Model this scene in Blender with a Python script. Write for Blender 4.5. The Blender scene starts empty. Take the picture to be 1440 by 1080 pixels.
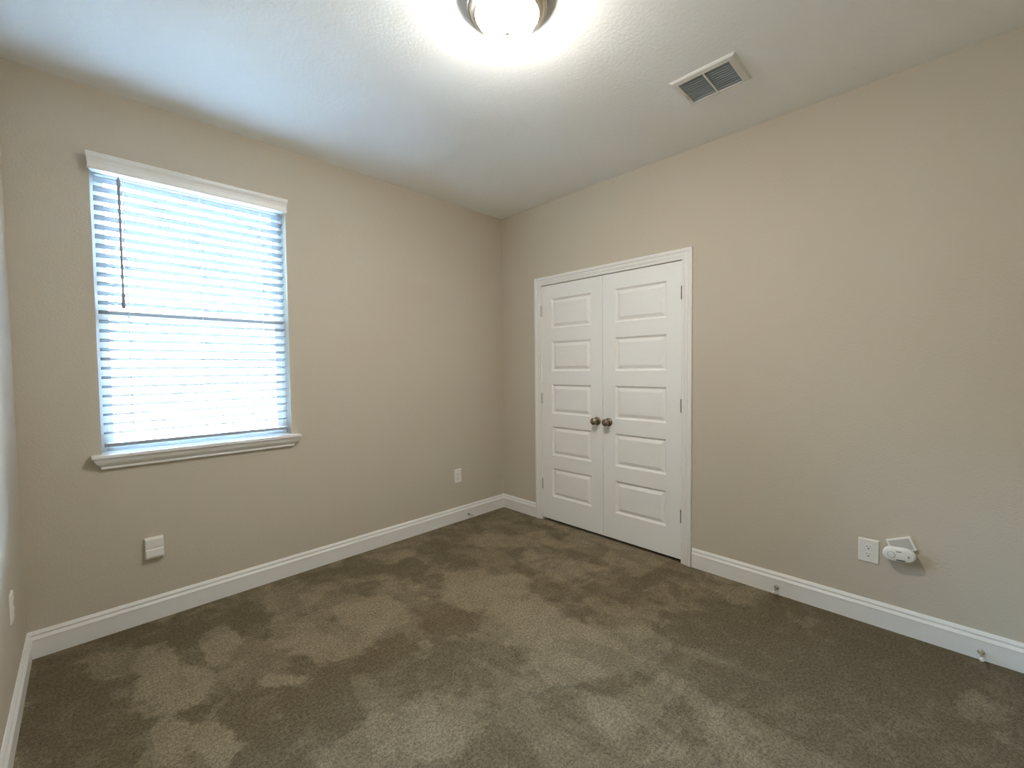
import bpy, bmesh, math
from mathutils import Vector, Matrix

sc = bpy.context.scene
COL = sc.collection

# ------------------------------------------------------------------ camera
F_PX = 606.07
R_ = Vector((0.70997, -0.70415, -0.01047)); F_ = Vector((0.70343, 0.70980, -0.03702))
U_ = R_.cross(F_).normalized(); R_ = F_.cross(U_).normalized(); F_.normalize()
cam_d = bpy.data.cameras.new('camera')
cam_d.sensor_fit = 'HORIZONTAL'; cam_d.sensor_width = 36.0
cam_d.lens = 36.0 * F_PX / 1440.0
cam_d.clip_start = 0.02
cam = bpy.data.objects.new('camera', cam_d); COL.objects.link(cam)
m = Matrix((R_, U_, -F_)).transposed().to_4x4()
m.translation = Vector((-2.8506, -3.0042, 1.3415))
cam.matrix_world = m
sc.camera = cam

# ------------------------------------------------------------------ world, exposure
w = bpy.data.worlds.new('daylight'); sc.world = w; w.use_nodes = True
bg = w.node_tree.nodes['Background']
# hazy daylight: blue overhead, bright sunlit haze low down straight out of the window, pale ground below
SKY_UP = (245.0, 392.0, 535.0); SKY_LOW = (11.0, 12.5, 13.5); SKY_DOWN = (6.0, 7.5, 8.5); SKY_GLOW = (17.0, 18.0, 18.0)
GLOW_DIR = Vector((0.10, 1.0, 0.04)).normalized()
def _world():
    nt = w.node_tree; N = nt.nodes.new; L = nt.links.new
    tc = N('ShaderNodeTexCoord'); sep = N('ShaderNodeSeparateXYZ'); L(tc.outputs['Generated'], sep.inputs[0])
    def step(v, a, b, lo, hi):
        r = N('ShaderNodeMapRange'); r.interpolation_type = 'SMOOTHSTEP'
        for k, x in (('From Min', a), ('From Max', b), ('To Min', lo), ('To Max', hi)): r.inputs[k].default_value = x
        L(v, r.inputs['Value']); return r.outputs['Result']
    def mix(f, A, B):
        m_ = N('ShaderNodeMix'); m_.data_type = 'VECTOR'; L(f, m_.inputs['Factor'])
        for i, c in ((4, A), (5, B)):
            if isinstance(c, tuple): m_.inputs[i].default_value = c
            else: L(c, m_.inputs[i])
        return m_.outputs[1]
    c = mix(step(sep.outputs['Z'], 0.22, 0.50, 0, 1), SKY_LOW, SKY_UP)
    c = mix(step(sep.outputs['Z'], -0.10, 0.0, 1, 0), c, SKY_DOWN)
    dt = N('ShaderNodeVectorMath'); dt.operation = 'DOT_PRODUCT'; dt.inputs[1].default_value = GLOW_DIR
    L(tc.outputs['Generated'], dt.inputs[0])
    c = mix(step(dt.outputs['Value'], 0.86, 0.955, 0, 1), c, SKY_GLOW)
    L(c, bg.inputs['Color']); bg.inputs['Strength'].default_value = 1.0
_world()
LAMP_STRENGTH = 236.0
LAMP_COLOR = (1.0, 0.965, 0.91, 1)

vs = sc.view_settings
vs.view_transform = 'Standard'; vs.look = 'None'; vs.gamma = 1.0
vs.use_curve_mapping = False; vs.exposure = 0.04
sc.cycles.max_bounces = 14; sc.cycles.diffuse_bounces = 8
sc.cycles.transparent_max_bounces = 16
sc.cycles.sample_clamp_indirect = 0.0
sc.cycles.use_denoising = True
sc.cycles.caustics_reflective = False; sc.cycles.caustics_refractive = False

# ------------------------------------------------------------------ room sizes
W = 3.083; D = 3.55; H = 2.752; T = 0.14
# daylight portal just outside the glass (guides sky sampling only)
WX1, WX2, WZ1, WZ2 = -2.802, -1.904, 0.928, 2.40
pd = bpy.data.lights.new('window_portal', 'AREA'); pd.shape = 'RECTANGLE'
pd.size = WX2 - WX1 + .1; pd.size_y = WZ2 - WZ1 + .1; pd.cycles.is_portal = True
po = bpy.data.objects.new('window_portal', pd); COL.objects.link(po)
po.location = ((WX1 + WX2) / 2, T + .03, (WZ1 + WZ2) / 2)
po.rotation_euler = (math.radians(-90), 0, 0)

# ------------------------------------------------------------------ materials
def mat(name, color, rough=0.5, metal=0.0, spec=0.5, bump=None, emit=None, coat=0):
    M = bpy.data.materials.new(name); M.use_nodes = True
    nt = M.node_tree; b = nt.nodes['Principled BSDF']
    b.inputs['Base Color'].default_value = (*color, 1)
    b.inputs['Roughness'].default_value = rough
    b.inputs['Metallic'].default_value = metal
    b.inputs['Specular IOR Level'].default_value = spec
    if coat: b.inputs['Coat Weight'].default_value = coat
    if bump:
        tc = nt.nodes.new('ShaderNodeTexCoord')
        h = None
        for scale, amt, detail in bump:
            n = nt.nodes.new('ShaderNodeTexNoise'); n.inputs['Scale'].default_value = scale
            n.inputs['Detail'].default_value = detail
            nt.links.new(tc.outputs['Object'], n.inputs['Vector'])
            bp = nt.nodes.new('ShaderNodeBump'); bp.inputs['Strength'].default_value = 1.0
            bp.inputs['Distance'].default_value = amt
            nt.links.new(n.outputs['Fac'], bp.inputs['Height'])
            if h: nt.links.new(h.outputs['Normal'], bp.inputs['Normal'])
            h = bp
        nt.links.new(h.outputs['Normal'], b.inputs['Normal'])
    if emit:
        b.inputs['Emission Color'].default_value = emit[0]
        b.inputs['Emission Strength'].default_value = emit[1]
    return M

WALLC = (0.56, 0.505, 0.42)
m_wall = mat('greige_wall_paint', WALLC, 0.78, spec=0.3, bump=[(95, 0.0011, 3)])
m_ceil = mat('white_ceiling_texture', (0.87, 0.875, 0.86), 0.85, bump=[(70, 0.0013, 4)])
m_trim = mat('white_trim_paint', (0.80, 0.795, 0.775), 0.38)
m_door = mat('white_door_paint', (0.84, 0.84, 0.825), 0.40, bump=[(220, 0.0002, 2)])
m_plastic = mat('white_plastic', (0.80, 0.79, 0.75), 0.35)
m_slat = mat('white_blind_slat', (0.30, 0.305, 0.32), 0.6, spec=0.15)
m_vinyl = mat('white_vinyl_frame', (0.80, 0.81, 0.82), 0.4)
m_dark = mat('dark_slot', (0.02, 0.018, 0.016), 0.7)
m_face = mat('speckled_grey_face', (0.50, 0.48, 0.45), 0.55, bump=[(900, 0.0008, 2)])
m_grey = mat('grey_plastic', (0.30, 0.29, 0.27), 0.5)
m_nickel = mat('brushed_nickel', (0.62, 0.56, 0.49), 0.28, metal=1.0)
m_knob = mat('aged_nickel_knob', (0.34, 0.28, 0.22), 0.27, metal=1.0)
m_hinge = mat('dark_bronze_hinge', (0.16, 0.12, 0.095), 0.4, metal=0.8)
m_hinge_l = mat('painted_hinge', (0.52, 0.50, 0.47), 0.4, metal=0.3)
m_steel = mat('door_stop_steel', (0.45, 0.42, 0.36), 0.35, metal=1.0)
m_rubber = mat('white_rubber', (0.75, 0.75, 0.72), 0.6)
m_vent = mat('white_register_enamel', (0.74, 0.73, 0.69), 0.5)
m_blade = mat('register_blade_grey', (0.60, 0.64, 0.66), 0.5)
m_duct = mat('duct_interior', (0.05, 0.055, 0.06), 0.8)
m_cord = mat('blind_cord', (0.80, 0.80, 0.80), 0.7)
m_wand = mat('grey_tilt_wand', (0.30, 0.28, 0.35), 0.4)
m_dome = mat('frosted_glass_glow', (0.9, 0.87, 0.8), 0.4, emit=(LAMP_COLOR, LAMP_STRENGTH))

def dome_glow():
    # the bulbs sit above the bowl's bottom: its rim glows dimmer and warmer
    nt = m_dome.node_tree; b = nt.nodes['Principled BSDF']; N = nt.nodes.new; L = nt.links.new
    tc = N('ShaderNodeTexCoord'); sp = N('ShaderNodeSeparateXYZ'); L(tc.outputs['Object'], sp.inputs[0])
    r = N('ShaderNodeMapRange'); r.interpolation_type = 'SMOOTHSTEP'
    r.inputs['From Min'].default_value = -.048; r.inputs['From Max'].default_value = -.105
    L(sp.outputs['Z'], r.inputs['Value'])
    mx = N('ShaderNodeMix'); mx.data_type = 'RGBA'; L(r.outputs['Result'], mx.inputs[0])
    mx.inputs[6].default_value = (0.36, 0.31, 0.235, 1); mx.inputs[7].default_value = LAMP_COLOR
    L(mx.outputs[2], b.inputs['Emission Color'])
dome_glow()

def glass():
    M = bpy.data.materials.new('window_glass'); M.use_nodes = True
    nt = M.node_tree; nt.nodes.clear()
    o = nt.nodes.new('ShaderNodeOutputMaterial'); mx = nt.nodes.new('ShaderNodeMixShader')
    t = nt.nodes.new('ShaderNodeBsdfTransparent'); g = nt.nodes.new('ShaderNodeBsdfGlossy')
    t.inputs['Color'].default_value = (0.95, 0.97, 0.97, 1); g.inputs['Roughness'].default_value = 0.02
    fr = nt.nodes.new('ShaderNodeFresnel'); fr.inputs['IOR'].default_value = 1.45
    nt.links.new(fr.outputs[0], mx.inputs[0]); nt.links.new(t.outputs[0], mx.inputs[1])
    nt.links.new(g.outputs[0], mx.inputs[2]); nt.links.new(mx.outputs[0], o.inputs[0])
    return M
m_glass = glass()

# brushed pile patches, and one painted falloff of light: centre x, y, the 2x2 matrix that turns an offset into radii, and the lean (+ light, - dark)
PILE_AND_SHADE = [(-0.45, -3.05, 1.2, 0, 0, 1.2, -0.8),  # this entry darkens the carpet colour for the light falloff at the right
 (-2.87, -0.74, 6.43, -0.06, -2.83, -2.8, -1),
 (-2.97, -0.33, 11.75, 0.31, -5.59, -5.5, -1),
 (-2.68, -0.12, 3.27, -0.23, -8.57, -8.35, -1),
 (-2.5, -0.26, 12.84, -1.82, -4.17, -4.05, -1),
 (-2.28, -0.37, 8.79, -2.02, -4.96, -4.83, -1),
 (-2.45, -1.2, 11.19, -2.73, -4.64, -4.55, -1),
 (-2.6, -0.96, 16.02, -2.27, -8.75, -8.52, -1),
 (-2.22, -1.24, 5.72, -2.17, -4.74, -4.63, -1),
 (-2.1, -1.09, 5.21, -2.15, -8.61, -8.42, -1),
 (-1.82, -1.27, 4.29, -2.6, -4.81, -4.71, -1),
 (-1.49, -1.18, 4.22, -3.21, -6.86, -6.68, -1),
 (-1.87, 0.06, 2, -0.66, -7.75, -7.48, -1),
 (-1.03, -0.32, 4.6, -3.18, -6.24, -6, -1),
 (-1.4, -0.43, 5.22, -2.99, -5.85, -5.61, -1),
 (-1.07, -0.62, 5.42, -4.1, -6.55, -6.34, -1),
 (-0.55, -2.22, 1.09, -3.2, -4.65, -4.53, -0.7),
 (-0.43, -2.73, 0.32, -2.63, -3.74, -3.66, -0.9),
 (-1.32, -2, 3.09, -4.72, -6.88, -6.75, -0.5),
 (-2.62, -0.69, 9.14, -1.09, -6.57, -6.44, 1),
 (-2.41, -0.5, 15.19, -2.93, -5.3, -5.21, 1),
 (-2.67, -0.47, 15.3, -1.34, -6.81, -6.7, 1),
 (-2.1, -0.84, 4.23, -1.55, -8.15, -7.94, 1),
 (-1.78, -0.76, 5.71, -2.8, -5.11, -4.98, 1),
 (-2.57, -1.19, 18.27, -3.2, -6.84, -6.77, 1),
 (-2.7, -1.05, 20.93, -2.04, -7.17, -7.08, 1),
 (-2.28, -1.02, 10.4, -3.17, -12.1, -11.94, 1),
 (-1.15, -1.09, 2.89, -2.6, -3.57, -3.45, 1),
 (-1.22, -1.44, 3.01, -3.19, -4.97, -4.83, 0.8),
 (-1.96, -1.62, 5.16, -3.44, -4.67, -4.59, 0.6),
 (-1.2, -1.72, 2.93, -3.8, -5.82, -5.69, 0.7),
 (-0.61, -0.56, 3.31, -3.07, -5.79, -5.55, 0.7)]
def carpet():
    M = bpy.data.materials.new('taupe_cut_pile_carpet'); M.use_nodes = True
    nt = M.node_tree; b = nt.nodes['Principled BSDF']; N = nt.nodes.new; L = nt.links.new
    b.inputs['Roughness'].default_value = 0.95; b.inputs['Specular IOR Level'].default_value = 0.1
    b.inputs['Sheen Weight'].default_value = 0.04; b.inputs['Sheen Roughness'].default_value = 0.6
    tc = N('ShaderNodeTexCoord')
    def noise(scale, detail, rough=0.5, dist=0.0, vec=None):
        n = N('ShaderNodeTexNoise'); n.inputs['Scale'].default_value = scale
        n.inputs['Detail'].default_value = detail; n.inputs['Roughness'].default_value = rough
        n.inputs['Distortion'].default_value = dist
        L(vec or tc.outputs['Object'], n.inputs['Vector']); return n.outputs['Fac']
    def ramp(f, a, b2, lo=0.0, hi=1.0):
        r = N('ShaderNodeMapRange'); r.interpolation_type = 'SMOOTHSTEP'
        r.inputs['From Min'].default_value = a; r.inputs['From Max'].default_value = b2
        r.inputs['To Min'].default_value = lo; r.inputs['To Max'].default_value = hi
        L(f, r.inputs['Value']); return r.outputs['Result']
    def math_(op, a, b2):
        n = N('ShaderNodeMath'); n.operation = op
        for i, v in enumerate((a, b2)):
            if isinstance(v, (int, float)): n.inputs[i].default_value = v
            else: L(v, n.inputs[i])
        return n.outputs[0]
    mp = N('ShaderNodeMapping'); mp.inputs['Rotation'].default_value = (0, 0, math.radians(50))
    mp.inputs['Scale'].default_value = (1.0, 1.5, 1.0); L(tc.outputs['Object'], mp.inputs['Vector'])
    mp2 = N('ShaderNodeMapping'); mp2.inputs['Rotation'].default_value = (0, 0, math.radians(-12))
    mp2.inputs['Scale'].default_value = (2.4, 0.9, 1.0); mp2.inputs['Location'].default_value = (1.7, .4, 0)
    L(tc.outputs['Object'], mp2.inputs['Vector'])
    # brushed patches where the pile leans the other way, plus the painted light falloff
    warp = N('ShaderNodeTexNoise'); warp.inputs['Scale'].default_value = 7.0; warp.inputs['Detail'].default_value = 5
    L(tc.outputs['Object'], warp.inputs['Vector'])
    wv = N('ShaderNodeVectorMath'); wv.operation = 'MULTIPLY_ADD'; wv.inputs[1].default_value = (0.26, 0.26, 0)
    wv.inputs[2].default_value = (-0.13, -0.13, 0); L(warp.outputs['Color'], wv.inputs[0])
    pos = N('ShaderNodeVectorMath'); pos.operation = 'ADD'; L(tc.outputs['Object'], pos.inputs[0]); L(wv.outputs[0], pos.inputs[1])
    field = None
    for cx, cy, a, b2, c, d, tone in PILE_AND_SHADE:
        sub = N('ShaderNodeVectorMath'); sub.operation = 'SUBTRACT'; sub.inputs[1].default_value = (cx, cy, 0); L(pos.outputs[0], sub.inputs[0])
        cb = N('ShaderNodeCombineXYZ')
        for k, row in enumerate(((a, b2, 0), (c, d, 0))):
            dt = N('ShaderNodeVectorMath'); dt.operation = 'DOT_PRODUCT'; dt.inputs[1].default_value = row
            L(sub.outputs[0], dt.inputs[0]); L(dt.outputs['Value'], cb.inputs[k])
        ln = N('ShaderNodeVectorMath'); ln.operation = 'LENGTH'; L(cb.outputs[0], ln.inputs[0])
        g = ramp(ln.outputs['Value'], 0.6, 1.5, tone * 0.125, 0.0)
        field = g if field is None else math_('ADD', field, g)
    n1 = noise(2.3, 8, 0.6, 0.35, mp.outputs['Vector']); n2 = noise(1.8, 7, 0.6, 0.3, mp2.outputs['Vector'])
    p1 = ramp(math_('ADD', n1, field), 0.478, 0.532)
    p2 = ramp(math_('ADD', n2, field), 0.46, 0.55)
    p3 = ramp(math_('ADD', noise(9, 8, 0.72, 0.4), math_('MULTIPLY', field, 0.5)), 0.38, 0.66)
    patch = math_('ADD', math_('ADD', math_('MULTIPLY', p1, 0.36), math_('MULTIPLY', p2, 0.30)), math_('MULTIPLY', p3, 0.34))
    fine = math_('ADD', math_('MULTIPLY', noise(230, 3, 0.8), 0.5), math_('MULTIPLY', noise(85, 4, 0.8), 0.5))
    mix = N('ShaderNodeMix'); mix.data_type = 'RGBA'
    mix.inputs[6].default_value = (0.144, 0.114, 0.068, 1); mix.inputs[7].default_value = (0.286, 0.238, 0.160, 1)
    L(patch, mix.inputs[0])
    f2 = ramp(fine, 0.36, 0.64, 0.42, 1.50)
    mul = N('ShaderNodeMix'); mul.data_type = 'RGBA'; mul.blend_type = 'MULTIPLY'; mul.inputs[0].default_value = 1.0
    L(mix.outputs[2], mul.inputs[6])
    comb = N('ShaderNodeCombineColor')
    for i in range(3): L(f2, comb.inputs[i])
    L(comb.outputs[0], mul.inputs[7]); L(mul.outputs[2], b.inputs['Base Color'])
    bp = N('ShaderNodeBump'); bp.inputs['Strength'].default_value = 1.0; bp.inputs['Distance'].default_value = 0.006
    L(fine, bp.inputs['Height']); L(bp.outputs['Normal'], b.inputs['Normal'])
    return M
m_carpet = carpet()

# ------------------------------------------------------------------ helpers
def link_mesh(name, bm, material, parent=None, smooth=False):
    me = bpy.data.meshes.new(name)
    bmesh.ops.recalc_face_normals(bm, faces=bm.faces)
    bm.to_mesh(me); bm.free()
    me.materials.append(material)
    if smooth:
        for p in me.polygons: p.use_smooth = True
        try: me.set_sharp_from_angle(angle=math.radians(smooth if smooth is not True else 40))
        except Exception: pass
    o = bpy.data.objects.new(name, me); COL.objects.link(o)
    if parent: o.parent = parent
    return o

def box(bm, lo, hi, bevel=0.0, seg=2, mtx=None):
    r = bmesh.ops.create_cube(bm, size=1.0)
    vs_ = r['verts']
    for v in vs_:
        v.co = Vector([(lo[i] + hi[i]) / 2 + v.co[i] * (hi[i] - lo[i]) for i in range(3)])
    if bevel:
        es = list({e for v in vs_ for e in v.link_edges})
        q = bmesh.ops.bevel(bm, geom=es, offset=bevel, segments=seg, affect='EDGES', profile=0.5)
        vs_ = list({v for f in q['faces'] for v in f.verts} | {v for v in vs_ if v.is_valid})
    if mtx is not None:
        seen = set(); stack = [v for v in vs_ if v.is_valid]
        while stack:
            v = stack.pop()
            if v in seen: continue
            seen.add(v); stack += [e.other_vert(v) for e in v.link_edges]
        for v in seen: v.co = mtx @ v.co
    return bm

def prism(bm, rings, close=True, caps=True):
    """rings: list of vertex loops (lists of Vector) with equal length"""
    R = [[bm.verts.new(p) for p in r] for r in rings]
    n = len(R[0])
    for a, b in zip(R[:-1], R[1:]):
        for i in range(n if close else n - 1):
            j = (i + 1) % n
            bm.faces.new((a[i], a[j], b[j], b[i]))
    if caps:
        bm.faces.new(R[0][::-1]); bm.faces.new(R[-1])
    return R

def lathe(bm, prof, axis='z', seg=48, origin=(0, 0, 0), mtx=None):
    rings = []
    for r, z in prof:
        ring = []
        for k in range(seg):
            a = 2 * math.pi * k / seg
            p = Vector((max(r, 1e-5) * math.cos(a), max(r, 1e-5) * math.sin(a), z))
            if mtx is not None: p = mtx @ p
            ring.append(p + Vector(origin))
        rings.append(ring)
    prism(bm, rings)

def NB(): return bmesh.new()

def empty(name, loc=(0, 0, 0)):
    o = bpy.data.objects.new(name, None); COL.objects.link(o); o.location = loc
    o.empty_display_size = 0.05
    return o

def thing(name, label, cat, loc=(0, 0, 0), group=None):
    o = empty(name, loc); o['label'] = label; o['category'] = cat
    if group: o['group'] = group
    return o

def struct(name, bm, material, label=None, smooth=False):
    o = link_mesh(name, bm, material, None, smooth)
    o['kind'] = 'structure'
    if label: o['label'] = label
    return o

TO_LOCAL_X = Matrix(((0, 0, -1), (0, 1, 0), (1, 0, 0)))  # lathe z -> -x
TO_LOCAL_X = Matrix(((0, 0, -1), (0, 1, 0), (1, 0, 0))).to_4x4()
TO_NEG_Y = Matrix(((1, 0, 0), (0, 0, -1), (0, 1, 0))).to_4x4()   # z -> -y

# ------------------------------------------------------------------ room shell
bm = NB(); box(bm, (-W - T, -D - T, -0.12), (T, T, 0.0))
struct('floor', bm, m_carpet, 'taupe brown cut pile carpet with brushed lighter and darker patches, light falloff painted in at the right')

# ceiling with a hole for the supply register
VX1, VX2, VY1, VY2 = -0.695, -0.497, -2.272, -2.030
bm = NB(); z0, z1 = H, H + 0.16
box(bm, (-W - T, -D - T, z0), (VX1, T, z1)); box(bm, (VX2, -D - T, z0), (T, T, z1))
box(bm, (VX1, -D - T, z0), (VX2, VY1, z1)); box(bm, (VX1, VY2, z0), (VX2, T, z1))
struct('ceiling', bm, m_ceil, 'white textured flat ceiling')

bm = NB()   # window wall, y from 0 to T
box(bm, (-W - T, 0, 0), (WX1, T, H)); box(bm, (WX2, 0, 0), (T, T, H))
box(bm, (WX1, 0, 0), (WX2, T, WZ1 - .02)); box(bm, (WX1, 0, WZ2), (WX2, T, H))
struct('wall_window', bm, m_wall, 'greige painted wall with the blind covered window')

DY1, DY2, DZ = -0.500, -1.757, 2.051   # closet opening in the right wall
bm = NB()
box(bm, (0, DY1, 0), (T, 0, H)); box(bm, (0, -D - T, 0), (T, DY2, H)); box(bm, (0, DY2, DZ), (T, DY1, H))
struct('wall_right', bm, m_wall, 'greige painted wall with the white closet doors')
bm = NB(); box(bm, (-W - T, -D - T, 0), (-W, 0, H))
struct('wall_left', bm, m_wall, 'greige painted wall at the far left of the picture')
bm = NB()   # unseen back wall; open doorway and unlit hall added to cut bounce light
HX1, HX2, HZ = -2.98, -2.12, 2.05
box(bm, (-W, -D - T, 0), (HX1, -D, H)); box(bm, (HX2, -D - T, 0), (0, -D, H)); box(bm, (HX1, -D - T, HZ), (HX2, -D, H))
struct('wall_back', bm, m_wall, 'greige painted wall behind the viewpoint')
bm = NB(); hy = -D - T  # unseen hall shell, added to swallow bounce light behind the viewpoint
box(bm, (-W - T, hy - 1.25, 0), (-1.0, hy - 1.2, 2.5)); box(bm, (-W - T, hy - 1.2, 0), (-W - T + .05, hy, 2.5))
box(bm, (-1.05, hy - 1.2, 0), (-1.0, hy, 2.5)); box(bm, (-W - T, hy - 1.25, 2.5), (-1.0, hy, 2.55)); box(bm, (-W - T, hy - 1.25, -.12), (-1.0, hy, 0))
struct('wall_hall_added', bm, m_wall)
bm = NB()   # closet shell behind the doors
x0, x1, ya, yb = T, T + 0.62, DY2 - .15, DY1 + .15
box(bm, (x1, ya, 0), (x1 + .05, yb, 2.45)); box(bm, (x0, ya - .05, 0), (x1 + .05, ya, 2.45))
box(bm, (x0, yb, 0), (x1 + .05, yb + .05, 2.45)); box(bm, (x0, ya - .05, 2.45), (x1 + .05, yb + .05, 2.5))
box(bm, (x0, ya - .05, -.12), (x1 + .05, yb + .05, 0))
struct('wall_closet', bm, m_wall)

# ------------------------------------------------------------------ baseboards
BB = [(0, 0), (.0145, 0), (.0145, .0860), (.0165, .0880), (.0165, .0900), (.0140, .0945), (.0085, .1035), (.0080, .1085),
      (.0108, .1100), (.0100, .1140), (.0055, .1220), (.0030, .1265), (0, .1270)]
def base_run(name, pts, normal_fn):
    """pts: path corner list of ((x,y), offset direction) pairs"""
    bm = NB(); rings = []
    for (x, y), (ox, oy) in pts:
        rings.append([Vector((x + ox * d, y + oy * d, z)) for d, z in BB])
    prism(bm, rings)
    o = struct(name, bm, m_trim)
    return o
base_run('baseboard_window', [((-W, 0), (1, -1)), ((0, 0), (-1, -1))], None)
base_run('baseboard_right', [((0, 0), (-1, -1)), ((0, -.4345), (-1, 0))], None)
base_run('baseboard_right', [((0, -1.8265), (-1, 0)), ((0, -D), (-1, 1))], None)
base_run('baseboard_left', [((-W, 0), (1, -1)), ((-W, -D), (1, 1))], None)
base_run('baseboard_back', [((-W, -D), (1, 1)), ((0, -D), (-1, 1))], None)

# ------------------------------------------------------------------ closet casing and jamb
# profile across the width (0 = inner edge, outwards), height off the wall
CP = [(0, 0), (0, .010), (.002, .0115), (.013, .0115), (.016, .0100), (.019, .0125), (.027, .0150), (.037, .0155),
      (.043, .0130), (.046, .0165), (.052, .0195), (.064, .0200), (.069, .0185), (.070, .016), (.070, 0)]
IY1, IY2, IZ = -.5045, -1.7525, 2.0505
bm = NB(); rings = []
for corner in range(4):
    ring = []
    for wd, h in CP:
        if corner == 0: p = (-h, IY1 + wd, 0)
        elif corner == 1: p = (-h, IY1 + wd, IZ + wd)
        elif corner == 2: p = (-h, IY2 - wd, IZ + wd)
        else: p = (-h, IY2 - wd, 0)
        ring.append(Vector(p))
    rings.append(ring)
prism(bm, rings)
struct('trim_1', bm, m_trim, 'white moulded casing around the closet doors')
bm = NB()
jt = 0.004
box(bm, (0, IY1 - 0.001, 0), (T, DY1, DZ)); box(bm, (0, DY2, 0), (T, IY2 + 0.001, DZ)); box(bm, (0, DY2, IZ - .001), (T, DY1, DZ))
# door stops
box(bm, (.040, IY1 - .012, 0), (.052, IY1, IZ)); box(bm, (.040, IY2, 0), (.052, IY2 + .012, IZ)); box(bm, (.040, IY2, IZ - .012), (.052, IY1, IZ))
struct('trim_2', bm, m_trim, 'white closet door jamb')

# ------------------------------------------------------------------ closet doors
ROWS = [(1.677, 1.927), (1.313, 1.563), (.948, 1.198), (.586, .836), (.224, .474)]
def closet_door(name, ya, yb, label, knob_y, hinge_y, hinge_m, hsign):
    """ya > yb: slab edges; face looks towards -x at x = 0"""
    root = empty(name, (0, (ya + yb) / 2, 0)); root['kind'] = 'structure'; root['label'] = label
    oy = (ya + yb) / 2
    z_lo, z_hi, th = 0.022, 2.045, 0.035
    wd = ya - yb; pw = 0.404
    pa, pb = oy + pw / 2, oy - pw / 2
    bm = NB()
    def quad(y1, y2, za, zb, x=0.0):
        vs_ = [bm.verts.new((x, y1 - oy, za)), bm.verts.new((x, y2 - oy, za)), bm.verts.new((x, y2 - oy, zb)), bm.verts.new((x, y1 - oy, zb))]
        bm.faces.new(vs_)
    quad(ya, pa, z_lo, z_hi); quad(pb, yb, z_lo, z_hi)
    zs = [z_lo] + [z for r in sorted(ROWS) for z in r] + [z_hi]
    for a, b in zip(zs[0::2], zs[1::2]): quad(pa, pb, a, b)
    prof = [(0, 0), (.0015, .0035), (.0060, .0085), (.0110, .0125), (.0150, .0135), (.0165, .0135), (.0390, .0028), (.0405, .0022)]
    for za, zb in ROWS:
        rings = []
        for ins, dep in prof:
            rings.append([Vector((dep, pa - ins - oy, za + ins)), Vector((dep, pb + ins - oy, za + ins)),
                          Vector((dep, pb + ins - oy, zb - ins)), Vector((dep, pa - ins - oy, zb - ins))])
        R = prism(bm, rings, caps=False); bm.faces.new(R[-1])
    # edges and back
    c = [(0, ya), (0, yb), (th, yb), (th, ya)]
    for i in range(4):
        if i == 0: continue
        (xa, y1), (xb, y2) = c[i], c[(i + 1) % 4]
        vs_ = [bm.verts.new(p) for p in ((xa, y1 - oy, z_lo), (xb, y2 - oy, z_lo), (xb, y2 - oy, z_hi), (xa, y1 - oy, z_hi))]
        bm.faces.new(vs_)
    for z in (z_lo, z_hi):
        vs_ = [bm.verts.new((x, y - oy, z)) for x, y in c]; bm.faces.new(vs_)
    bmesh.ops.remove_doubles(bm, verts=bm.verts, dist=1e-5)
    link_mesh('door_panel', bm, m_door, root)
    # knob: rosette, neck and round grip as one lathe around -x
    bm = NB()
    prof = [(.0, -.001), (.0325, -.001), (.0325, .004), (.030, .0075), (.019, .0095), (.0135, .012), (.0118, .020),
            (.0125, .029), (.018, .034), (.0245, .040), (.0278, .047), (.0282, .052), (.0262, .059), (.021, .064), (.012, .067), (0, .068)]
    lathe(bm, prof, seg=40, mtx=TO_LOCAL_X)
    k = link_mesh('door_knob', bm, m_knob, root, smooth=50); k.location = (0, knob_y - oy, .918)
    k['label'] = 'dark aged nickel round knob'
    for z in (1.832, 1.075, .322):
        bm = NB()
        for s in (-1, 0, 1):
            lathe(bm, [(0, -.0147), (.0070, -.0147), (.0078, -.013), (.0078, .013), (.0070, .0147), (0, .0147)], seg=20, origin=(-.004, 0, s * .0296))
        for s in (-1, 1):
            lathe(bm, [(0, -.004), (.004, -.002), (.0045, 0), (.004, .003), (0, .004)], seg=16, origin=(-.004, 0, s * .047))
        box(bm, (-.0008, min(0, hsign * .006), -.043), (.0014, max(0, hsign * .006), .043))
        h = link_mesh('hinge', bm, hinge_m, root, smooth=50); h.location = (0, hinge_y - oy, z)
    return root
closet_door('door_1', -.5075, -1.1265, 'white five panel left closet door leaf', -1.076, -.5045, m_hinge_l, -1)
closet_door('door_2', -1.1305, -1.7495, 'white five panel right closet door leaf', -1.181, -1.7525, m_hinge, 1)

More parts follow.
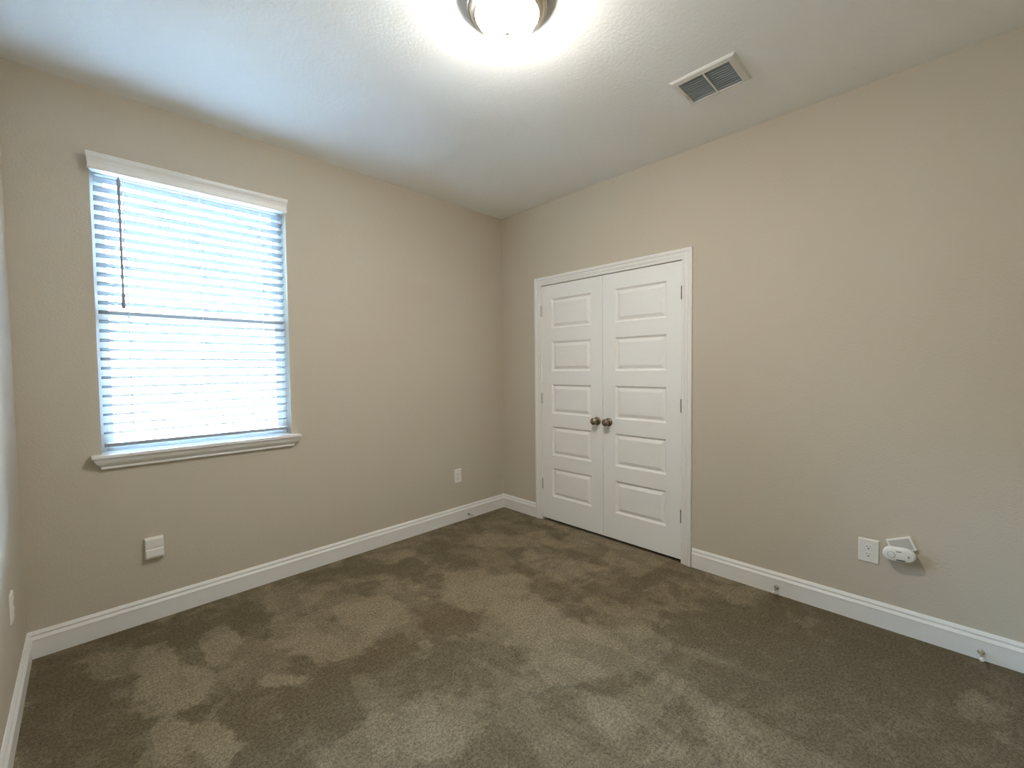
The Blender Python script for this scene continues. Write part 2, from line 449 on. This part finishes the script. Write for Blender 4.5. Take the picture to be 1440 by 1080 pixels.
# ------------------------------------------------------------------ window
win = empty('window_1', ((WX1 + WX2) / 2, T, WZ1)); win['kind'] = 'structure'
win['label'] = 'single hung window with bright daylight behind the blind'
def wlocal(bm):
    bmesh.ops.translate(bm, verts=bm.verts, vec=-Vector(win.location)); return bm
FY1, FY2 = .088, .138
bm = NB(); fw = .024
for lo, hi in (((WX1, FY1, WZ1 - .02), (WX1 + fw, FY2, WZ2)), ((WX2 - fw, FY1, WZ1 - .02), (WX2, FY2, WZ2)),
               ((WX1 + fw, FY1, WZ1 - .02), (WX2 - fw, FY2, WZ1 + .018)), ((WX1 + fw, FY1, WZ2 - fw), (WX2 - fw, FY2, WZ2))):
    box(bm, lo, hi, .002)
link_mesh('window_frame', wlocal(bm), m_vinyl, win)
def sash(name, za, zb, y1, y2):
    bm = NB(); s = .028; xa, xb = WX1 + fw, WX2 - fw
    for lo, hi in (((xa, y1, za), (xa + s, y2, zb)), ((xb - s, y1, za), (xb, y2, zb)),
                   ((xa + s, y1, za), (xb - s, y2, za + s + .006)), ((xa + s, y1, zb - s), (xb - s, y2, zb))):
        box(bm, lo, hi, .002)
    so = link_mesh(name, wlocal(bm), m_vinyl, win)
    bm = NB(); box(bm, (xa + s, (y1 + y2) / 2 - .002, za + s + .006), (xb - s, (y1 + y2) / 2 + .002, zb - s))
    link_mesh('glass_pane', wlocal(bm), m_glass, so)
sash('lower_sash', WZ1 + .018, 1.665, .094, .112)
sash('upper_sash', 1.63, WZ2 - fw, .114, .132)
# sill board with horns and the cove apron under it
bm = NB()
box(bm, (WX1, -.002, WZ1 - .02), (WX2, FY1, WZ1))
box(bm, (-2.842, -.052, WZ1 - .02), (-1.860, 0, WZ1), .004, 3)
link_mesh('window_sill', wlocal(bm), m_trim, win)
def mitred(bm, xa, xb, prof):
    """prof: (depth off wall, z); ends cut back at 45 degrees"""
    dm = max(d for d, z in prof)
    prism(bm, [[Vector((xa + (dm - d), -d, z)) for d, z in prof], [Vector((xb - (dm - d), -d, z)) for d, z in prof]])
bm = NB()
AP = [(0, .908), (.043, .908), (.043, .902), (.041, .896), (.036, .885), (.028, .874), (.020, .867), (.016, .863),
      (.0185, .860), (.0185, .853), (.015, .850), (0, .850)]
mitred(bm, -2.832, -1.870, AP)
link_mesh('apron', wlocal(bm), m_trim, win)

# ------------------------------------------------------------------ blind
blind = thing('window_blind', 'white two inch horizontal slat blind hanging in the window, slats open', 'blind', ((WX1 + WX2) / 2, 0.045, 2.35))
def bl(bm):
    bmesh.ops.translate(bm, verts=bm.verts, vec=-Vector(blind.location)); return bm
bm = NB()
VP = [(.0, 2.337), (.050, 2.337), (.050, 2.343), (.046, 2.346), (.0455, 2.352), (.0465, 2.370), (.0500, 2.385), (.0560, 2.396),
      (.0580, 2.400), (.0580, 2.405), (.0600, 2.408), (.0600, 2.416), (.0, 2.416)]
ov = []
dm = .060
xa, xb = -2.8135, -1.9045
rings = []
VPo = [p for p in VP]
prism(bm, [[Vector((xa - .0 + (dm - d) * .35, -d, z)) for d, z in VPo], [Vector((xb - (dm - d) * .35, -d, z)) for d, z in VPo]])
link_mesh('valance', bl(bm), m_trim, blind)
bm = NB(); box(bm, (WX1 + .012, .012, 2.352), (WX2 - .012, .066, 2.398), .002)
link_mesh('headrail', bl(bm), m_slat, blind)
# slats
SX1, SX2 = WX1 + .012, WX2 - .014
SY, SW, PITCH = .040, .050, .0478
N_SLAT = 28; Z_TOP = 2.318
TILT = math.radians(14)   # room edge slightly up
RX = [SX1 + .115, (SX1 + SX2) / 2, SX2 - .125]
slat_me = None
for k in range(N_SLAT):
    if slat_me is None:
        bm = NB(); n = 8; top = []; bot = []
        for i in range(n + 1):
            u = -SW / 2 + SW * i / n
            crown = .0022 * (1 - (2 * u / SW) ** 2)
            top.append((u, crown + .0014)); bot.append((u, crown - .0014))
        loop = top + bot[::-1]
        rings = []
        for x in (SX1, SX2):
            rings.append([Vector((x - (SX1 + SX2) / 2, u * math.cos(TILT) + z * math.sin(TILT), -u * math.sin(TILT) + z * math.cos(TILT))) for u, z in loop])
        prism(bm, rings)
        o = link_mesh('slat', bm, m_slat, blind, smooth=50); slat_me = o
    else:
        o = slat_me.copy(); COL.objects.link(o); o.parent = blind
    o.location = ((SX1 + SX2) / 2 - blind.location.x, SY - blind.location.y, Z_TOP - k * PITCH - blind.location.z)
bm = NB(); zb = Z_TOP - N_SLAT * PITCH
box(bm, (SX1, SY - .025, .958), (SX2, SY + .025, .976), .004, 3)
link_mesh('bottom_rail', bl(bm), m_slat, blind)
# ladder cords: front, back and the lift cord at three stations
for x in RX:
    bm = NB()
    for y, r in ((SY - .0262, .0009), (SY + .0262, .0009), (SY, .0011)):
        lathe(bm, [(r, .972), (r, 2.352)], seg=6, origin=(x, y, 0))
    link_mesh('ladder_cord', bl(bm), m_cord, blind)
# tilt wand with its hook and grip
bm = NB()
lathe(bm, [(0, 1.668), (.0065, 1.669), (.0078, 1.675), (.0074, 1.73), (.0052, 1.745), (.0048, 1.76), (.0056, 2.25), (.0075, 2.298), (.0080, 2.325), (.003, 2.33), (.002, 2.352)], seg=12, origin=(-2.695, -.004, 0))
link_mesh('tilt_wand', bl(bm), m_wand, blind, smooth=50)

# ------------------------------------------------------------------ ceiling lamp
LX, LY = -1.652, -1.789
lamp = thing('ceiling_lamp', 'round brushed nickel flush mount ceiling lamp with glowing frosted dome', 'ceiling lamp', (LX, LY, H))
bm = NB()
lathe(bm, [(0, 0), (.142, 0), (.1425, -.006), (.144, -.010), (.148, -.014), (.1535, -.026), (.1545, -.032), (.1530, -.037), (.149, -.040),
           (.144, -.0405), (.1425, -.043), (.138, -.050), (.130, -.056), (.122, -.059), (.1185, -.056), (.118, -.034), (0, -.034)], seg=96)
link_mesh('metal_pan', bm, m_nickel, lamp, smooth=35)
bm = NB(); prof = []
for i in range(15):
    a = math.pi / 2 * i / 14
    prof.append((.1170 * math.cos(a), -.052 - .074 * math.sin(a)))
lathe(bm, [(0, -.050)] + prof, seg=72)
link_mesh('glass_dome', bm, m_dome, lamp, smooth=60)
bm = NB()
lathe(bm, [(0, -.124), (.009, -.125), (.010, -.128), (.007, -.132), (.005, -.135), (.006, -.138), (.004, -.142), (0, -.143)], seg=24)
link_mesh('finial', bm, m_nickel, lamp, smooth=50)

# ------------------------------------------------------------------ supply register
vent = thing('ceiling_vent', 'white rectangular supply air register in the ceiling with grey louvers', 'vent', (-.605, -2.152, H))
vx, vy, vz = vent.location
bm = NB()
ox1, ox2, oy1, oy2 = -.732 - vx, -.478 - vx, -2.306 - vy, -2.000 - vy
ix1, ix2, iy1, iy2 = VX1 + .002 - vx, VX2 - .002 - vx, VY1 + .002 - vy, VY2 - .002 - vy
def rr(x1, x2, y1, y2, z): return [Vector(p) for p in ((x1, y1, z), (x2, y1, z), (x2, y2, z), (x1, y2, z))]
def ins(e, z): return rr(ox1 + e, ox2 - e, oy1 + e, oy2 - e, z)
def inn(e, z): return rr(ix1 - e, ix2 + e, iy1 - e, iy2 + e, z)
R = prism(bm, [ins(0, 0), ins(0, -.002), ins(.010, -.0085), inn(.003, -.0105), inn(0, -.009), inn(0, .028), inn(.0015, .028), inn(.0015, 0)], caps=False)
for i in range(4):
    j = (i + 1) % 4; bm.faces.new((R[-1][i], R[-1][j], R[0][j], R[0][i]))
box(bm, (ix1, -.004 , -.0095), (ix2, .004, -.002))           # centre bar
for i in range(2): # screws
    lathe(bm, [(0, -.0095), (.003, -.0090), (.004, -.0075), (.004, -.006)], seg=12, origin=((ox1 + ix1) / 2 * (1 - i) + (ox2 + ix2) / 2 * i, 0, 0))
link_mesh('vent_frame', bm, m_vent, vent)
nb = 11
for bank in (0, 1):
    ya, yb = (iy1 + .001, -.0045) if bank == 0 else (.0045, iy2 - .001)
    bm = NB()
    for k in range(nb):
        x = ix1 + .008 + k * (ix2 - ix1 - .014) / (nb - 1)
        pr = []
        for t in range(5):
            a = t / 4
            pr.append((x + .013 * a ** 1.5, -.0085 + .019 * a))
        loop = [(px, pz) for px, pz in pr] + [(px + .0009, pz) for px, pz in pr[::-1]]
        prism(bm, [[Vector((px, ya, pz)) for px, pz in loop], [Vector((px, yb, pz)) for px, pz in loop]])
    link_mesh('louver_bank', bm, m_blade, vent)
bm = NB()
box(bm, (ix1 - .024, iy2 - .075, -.013), (ix1 - .016, iy2 - .035, -.0095), .001)
bm.free()
bm = NB(); box(bm, (ix1 + .10, iy2 + .006, -.016), (ix1 + .145, iy2 + .010, -.008), .001)
link_mesh('damper_lever', bm, m_vent, vent)
bm = NB()
box(bm, (ix1 - .001, iy1 - .001, .13), (ix2 + .001, iy2 + .001, .134))
for lo, hi in (((ix1, iy1, .030), (ix1 + .002, iy2, .13)), ((ix2 - .002, iy1, .030), (ix2, iy2, .13)), ((ix1, iy1, .030), (ix2, iy1 + .002, .13)), ((ix1, iy2 - .002, .030), (ix2, iy2, .13))):
    box(bm, lo, hi)
link_mesh('duct_box', bm, m_duct, vent)

# ------------------------------------------------------------------ outlets (built facing +z, then turned onto the wall)
def to_wall(side):
    # local: x right, y up, z out of the wall
    if side == 'window': return Matrix(((1, 0, 0), (0, 0, -1), (0, 1, 0))).to_4x4()
    if side == 'right': return Matrix(((0, 0, -1), (-1, 0, 0), (0, 1, 0))).to_4x4()
    if side == 'left': return Matrix(((0, 0, 1), (1, 0, 0), (0, 1, 0))).to_4x4()
def place(root, side, loc):
    root.matrix_world = Matrix.Translation(loc) @ to_wall(side)
def outlet(side, loc, label, w_=.076, h_=.120):
    root = thing('wall_outlet', label, 'outlet', group=None)
    bm = NB(); a, b = w_ / 2, h_ / 2
    def r(e, z): return [Vector(p) for p in ((-a + e, -b + e, z), (a - e, -b + e, z), (a - e, b - e, z), (-a + e, b - e, z))]
    prism(bm, [r(0, 0), r(0, .0015), r(.0015, .0045), r(.005, .0062)])
    link_mesh('cover_plate', bm, m_plastic, root)
    for s in (1, -1):
        bm = NB(); cy = s * .0195
        pts = []
        for k in range(32):
            t = 2 * math.pi * k / 32
            x = .0172 * math.cos(t); y = max(-.0142, min(.0142, .0172 * math.sin(t)))
            pts.append((x, y + cy))
        prism(bm, [[Vector((x, y, .004)) for x, y in pts], [Vector((x, y, .0078)) for x, y in pts],
                   [Vector((x * .96, cy + (y - cy) * .96, .0082)) for x, y in pts]])
        rec = link_mesh('receptacle', bm, m_plastic, root)
        bm = NB()
        box(bm, (-.0075, cy + .0005, .0078), (-.0053, cy + .0080, .0085)); box(bm, (.0053, cy + .001, .0078), (.0073, cy + .0072, .0085))
        lathe(bm, [(.0031, .0078), (.0031, .0085)], seg=14, origin=(0, cy - .0075, 0))
        link_mesh('slots', bm, m_dark, rec)
    bm = NB(); lathe(bm, [(.003, .006), (.003, .0068), (.002, .0072)], seg=14)
    link_mesh('screw', bm, m_plastic, root)
    place(root, side, loc); return root
outlet('window', (-.5565, 0, .401), 'white duplex outlet on the window wall near the room corner')
outlet('right', (0, -2.737, .379), 'white duplex outlet on the right wall beside the crooked device', .084, .122)
outlet('left', (-W, -.480, .440), 'white outlet seen edge on, on the left wall', .070, .112)

# blank covered box under the window
root = thing('wall_box', 'blank white plastic wall box low on the wall under the window', 'wall box')
bm = NB(); box(bm, (-.0405, -.059, 0), (.0405, .059, .010), .003, 3)
link_mesh('back_plate', bm, m_plastic, root)
bm = NB()
pr = [(-.052, .009), (.054, .009), (.054, .021), (.050, .025), (.006, .0245), (.001, .0225), (-.001, .0225), (-.006, .0275), (-.040, .031), (-.049, .028), (-.052, .020)]
prism(bm, [[Vector((-.0365, y, z * .98)) for y, z in pr], [Vector((-.0345, y * .99, z)) for y, z in pr],
           [Vector((.0345, y * .99, z)) for y, z in pr], [Vector((.0365, y, z * .98)) for y, z in pr]])
link_mesh('front_cover', bm, m_plastic, root)
place(root, 'window', (-2.6145, 0, .393))

# crooked plate with the rounded device hanging off it
root = thing('wall_device', 'white rounded plug-in device hanging crooked on a tilted plate, right of the outlet', 'wall device')
RT = Matrix.Translation((.012, -.011, 0)) @ Matrix.Rotation(math.radians(24), 4, 'Z')
bm = NB(); box(bm, (-.050, -.030, 0), (.050, .038, .014), .003, 3, mtx=RT @ Matrix.Translation((.0, .018, 0)))
link_mesh('tilted_plate', bm, m_plastic, root)
bm = NB(); box(bm, (-.041, -.022, .0135), (.041, .032, .0150), .0005, 1, mtx=RT @ Matrix.Translation((.0, .018, 0)))
p = link_mesh('plate_face', bm, m_face, root); p['label'] = 'grey speckled face of the plate'
RD = Matrix.Rotation(math.radians(4), 4, 'Z') @ Matrix.Translation((-.005, -.031, 0))
def capsule(hl, r, z, n=16):
    pts = []
    for k in range(n + 1):
        t = -math.pi / 2 + math.pi * k / n; pts.append((hl + r * math.cos(t), r * math.sin(t)))
    for k in range(n + 1):
        t = math.pi / 2 + math.pi * k / n; pts.append((-hl + r * math.cos(t), r * math.sin(t)))
    return [RD @ Vector((x, y, z)) for x, y in pts]
bm = NB()
prism(bm, [capsule(.027, .024, 0.012), capsule(.027, .030, .018), capsule(.027, .0335, .028), capsule(.027, .0345, .040), capsule(.027, .0335, .047), capsule(.027, .030, .052), capsule(.027, .026, .054)])
body = link_mesh('device_body', bm, m_plastic, root, smooth=35)
bm = NB(); lathe(bm, [(.0130, .0530), (.0130, .0580), (.0118, .0592), (0, .0592)], seg=32, mtx=RD @ Matrix.Translation((-.027, -.001, 0)))
dial = link_mesh('dial', bm, m_plastic, body, smooth=40)
bm = NB(); lathe(bm, [(.0152, .0530), (.0152, .0546), (.0131, .0546), (.0131, .0530)], seg=32, mtx=RD @ Matrix.Translation((-.027, -.001, 0)))
d_ = link_mesh('dial_ring', bm, m_grey, body); d_['label'] = 'grey ring round the dial'
bm = NB()
lathe(bm, [(.0042, .0530), (.0042, .0558), (0, .0558)], seg=20, mtx=RD @ Matrix.Translation((.036, -.002, 0)))
b_ = link_mesh('button', bm, m_grey, body); b_['label'] = 'dark round button'
bm = NB(); box(bm, (-.008, .0160, .0530), (.011, .0188, .0552), mtx=RD)
s_ = link_mesh('slot', bm, m_dark, body); s_['label'] = 'short dark slot'
bm = NB(); box(bm, (-.010, -.0255, .0520), (.022, -.0215, .0550), mtx=RD)
s_ = link_mesh('slot', bm, m_dark, body); s_['label'] = 'long dark slot'
place(root, 'right', (0, -2.8585, .437))

# ------------------------------------------------------------------ door stops
def door_stop(side, loc, label, first=[None]):
    if first[0] is None:
        root = thing('door_stop', label, 'door stop')
        bm = NB(); lathe(bm, [(0, 0), (.0115, 0), (.0120, .003), (.009, .007), (.0055, .010), (.0050, .012), (0, .012)], seg=24)
        link_mesh('base', bm, m_steel, root, smooth=40)
        bm = NB(); prof = [(0, .009)]
        for i in range(36): prof.append((.0036 + (.0009 if i % 2 else 0), .010 + i * .0016))
        prof.append((0, .068)); lathe(bm, prof, seg=14)
        link_mesh('spring_rod', bm, m_steel, root, smooth=30)
        bm = NB(); lathe(bm, [(0, .064), (.0065, .064), (.0072, .067), (.0072, .078), (.005, .083), (0, .083)], seg=18)
        link_mesh('rubber_tip', bm, m_rubber, root, smooth=40)
        first[0] = root
    else:
        root = first[0].copy(); COL.objects.link(root); root['label'] = label
        for ch in list(first[0].children):
            c = ch.copy(); COL.objects.link(c); c.parent = root; c.matrix_parent_inverse = Matrix()
    root['group'] = 'spring door stops on the baseboards'
    place(root, side, loc); return root
door_stop('window', (-.450, -.0145, .045), 'small metal door stop on the window wall baseboard near the corner')
door_stop('right', (-.0145, -2.327, .042), 'small metal door stop on the right baseboard just beyond the closet')
door_stop('right', (-.0145, -3.137, .037), 'small metal door stop on the right baseboard at the picture edge')
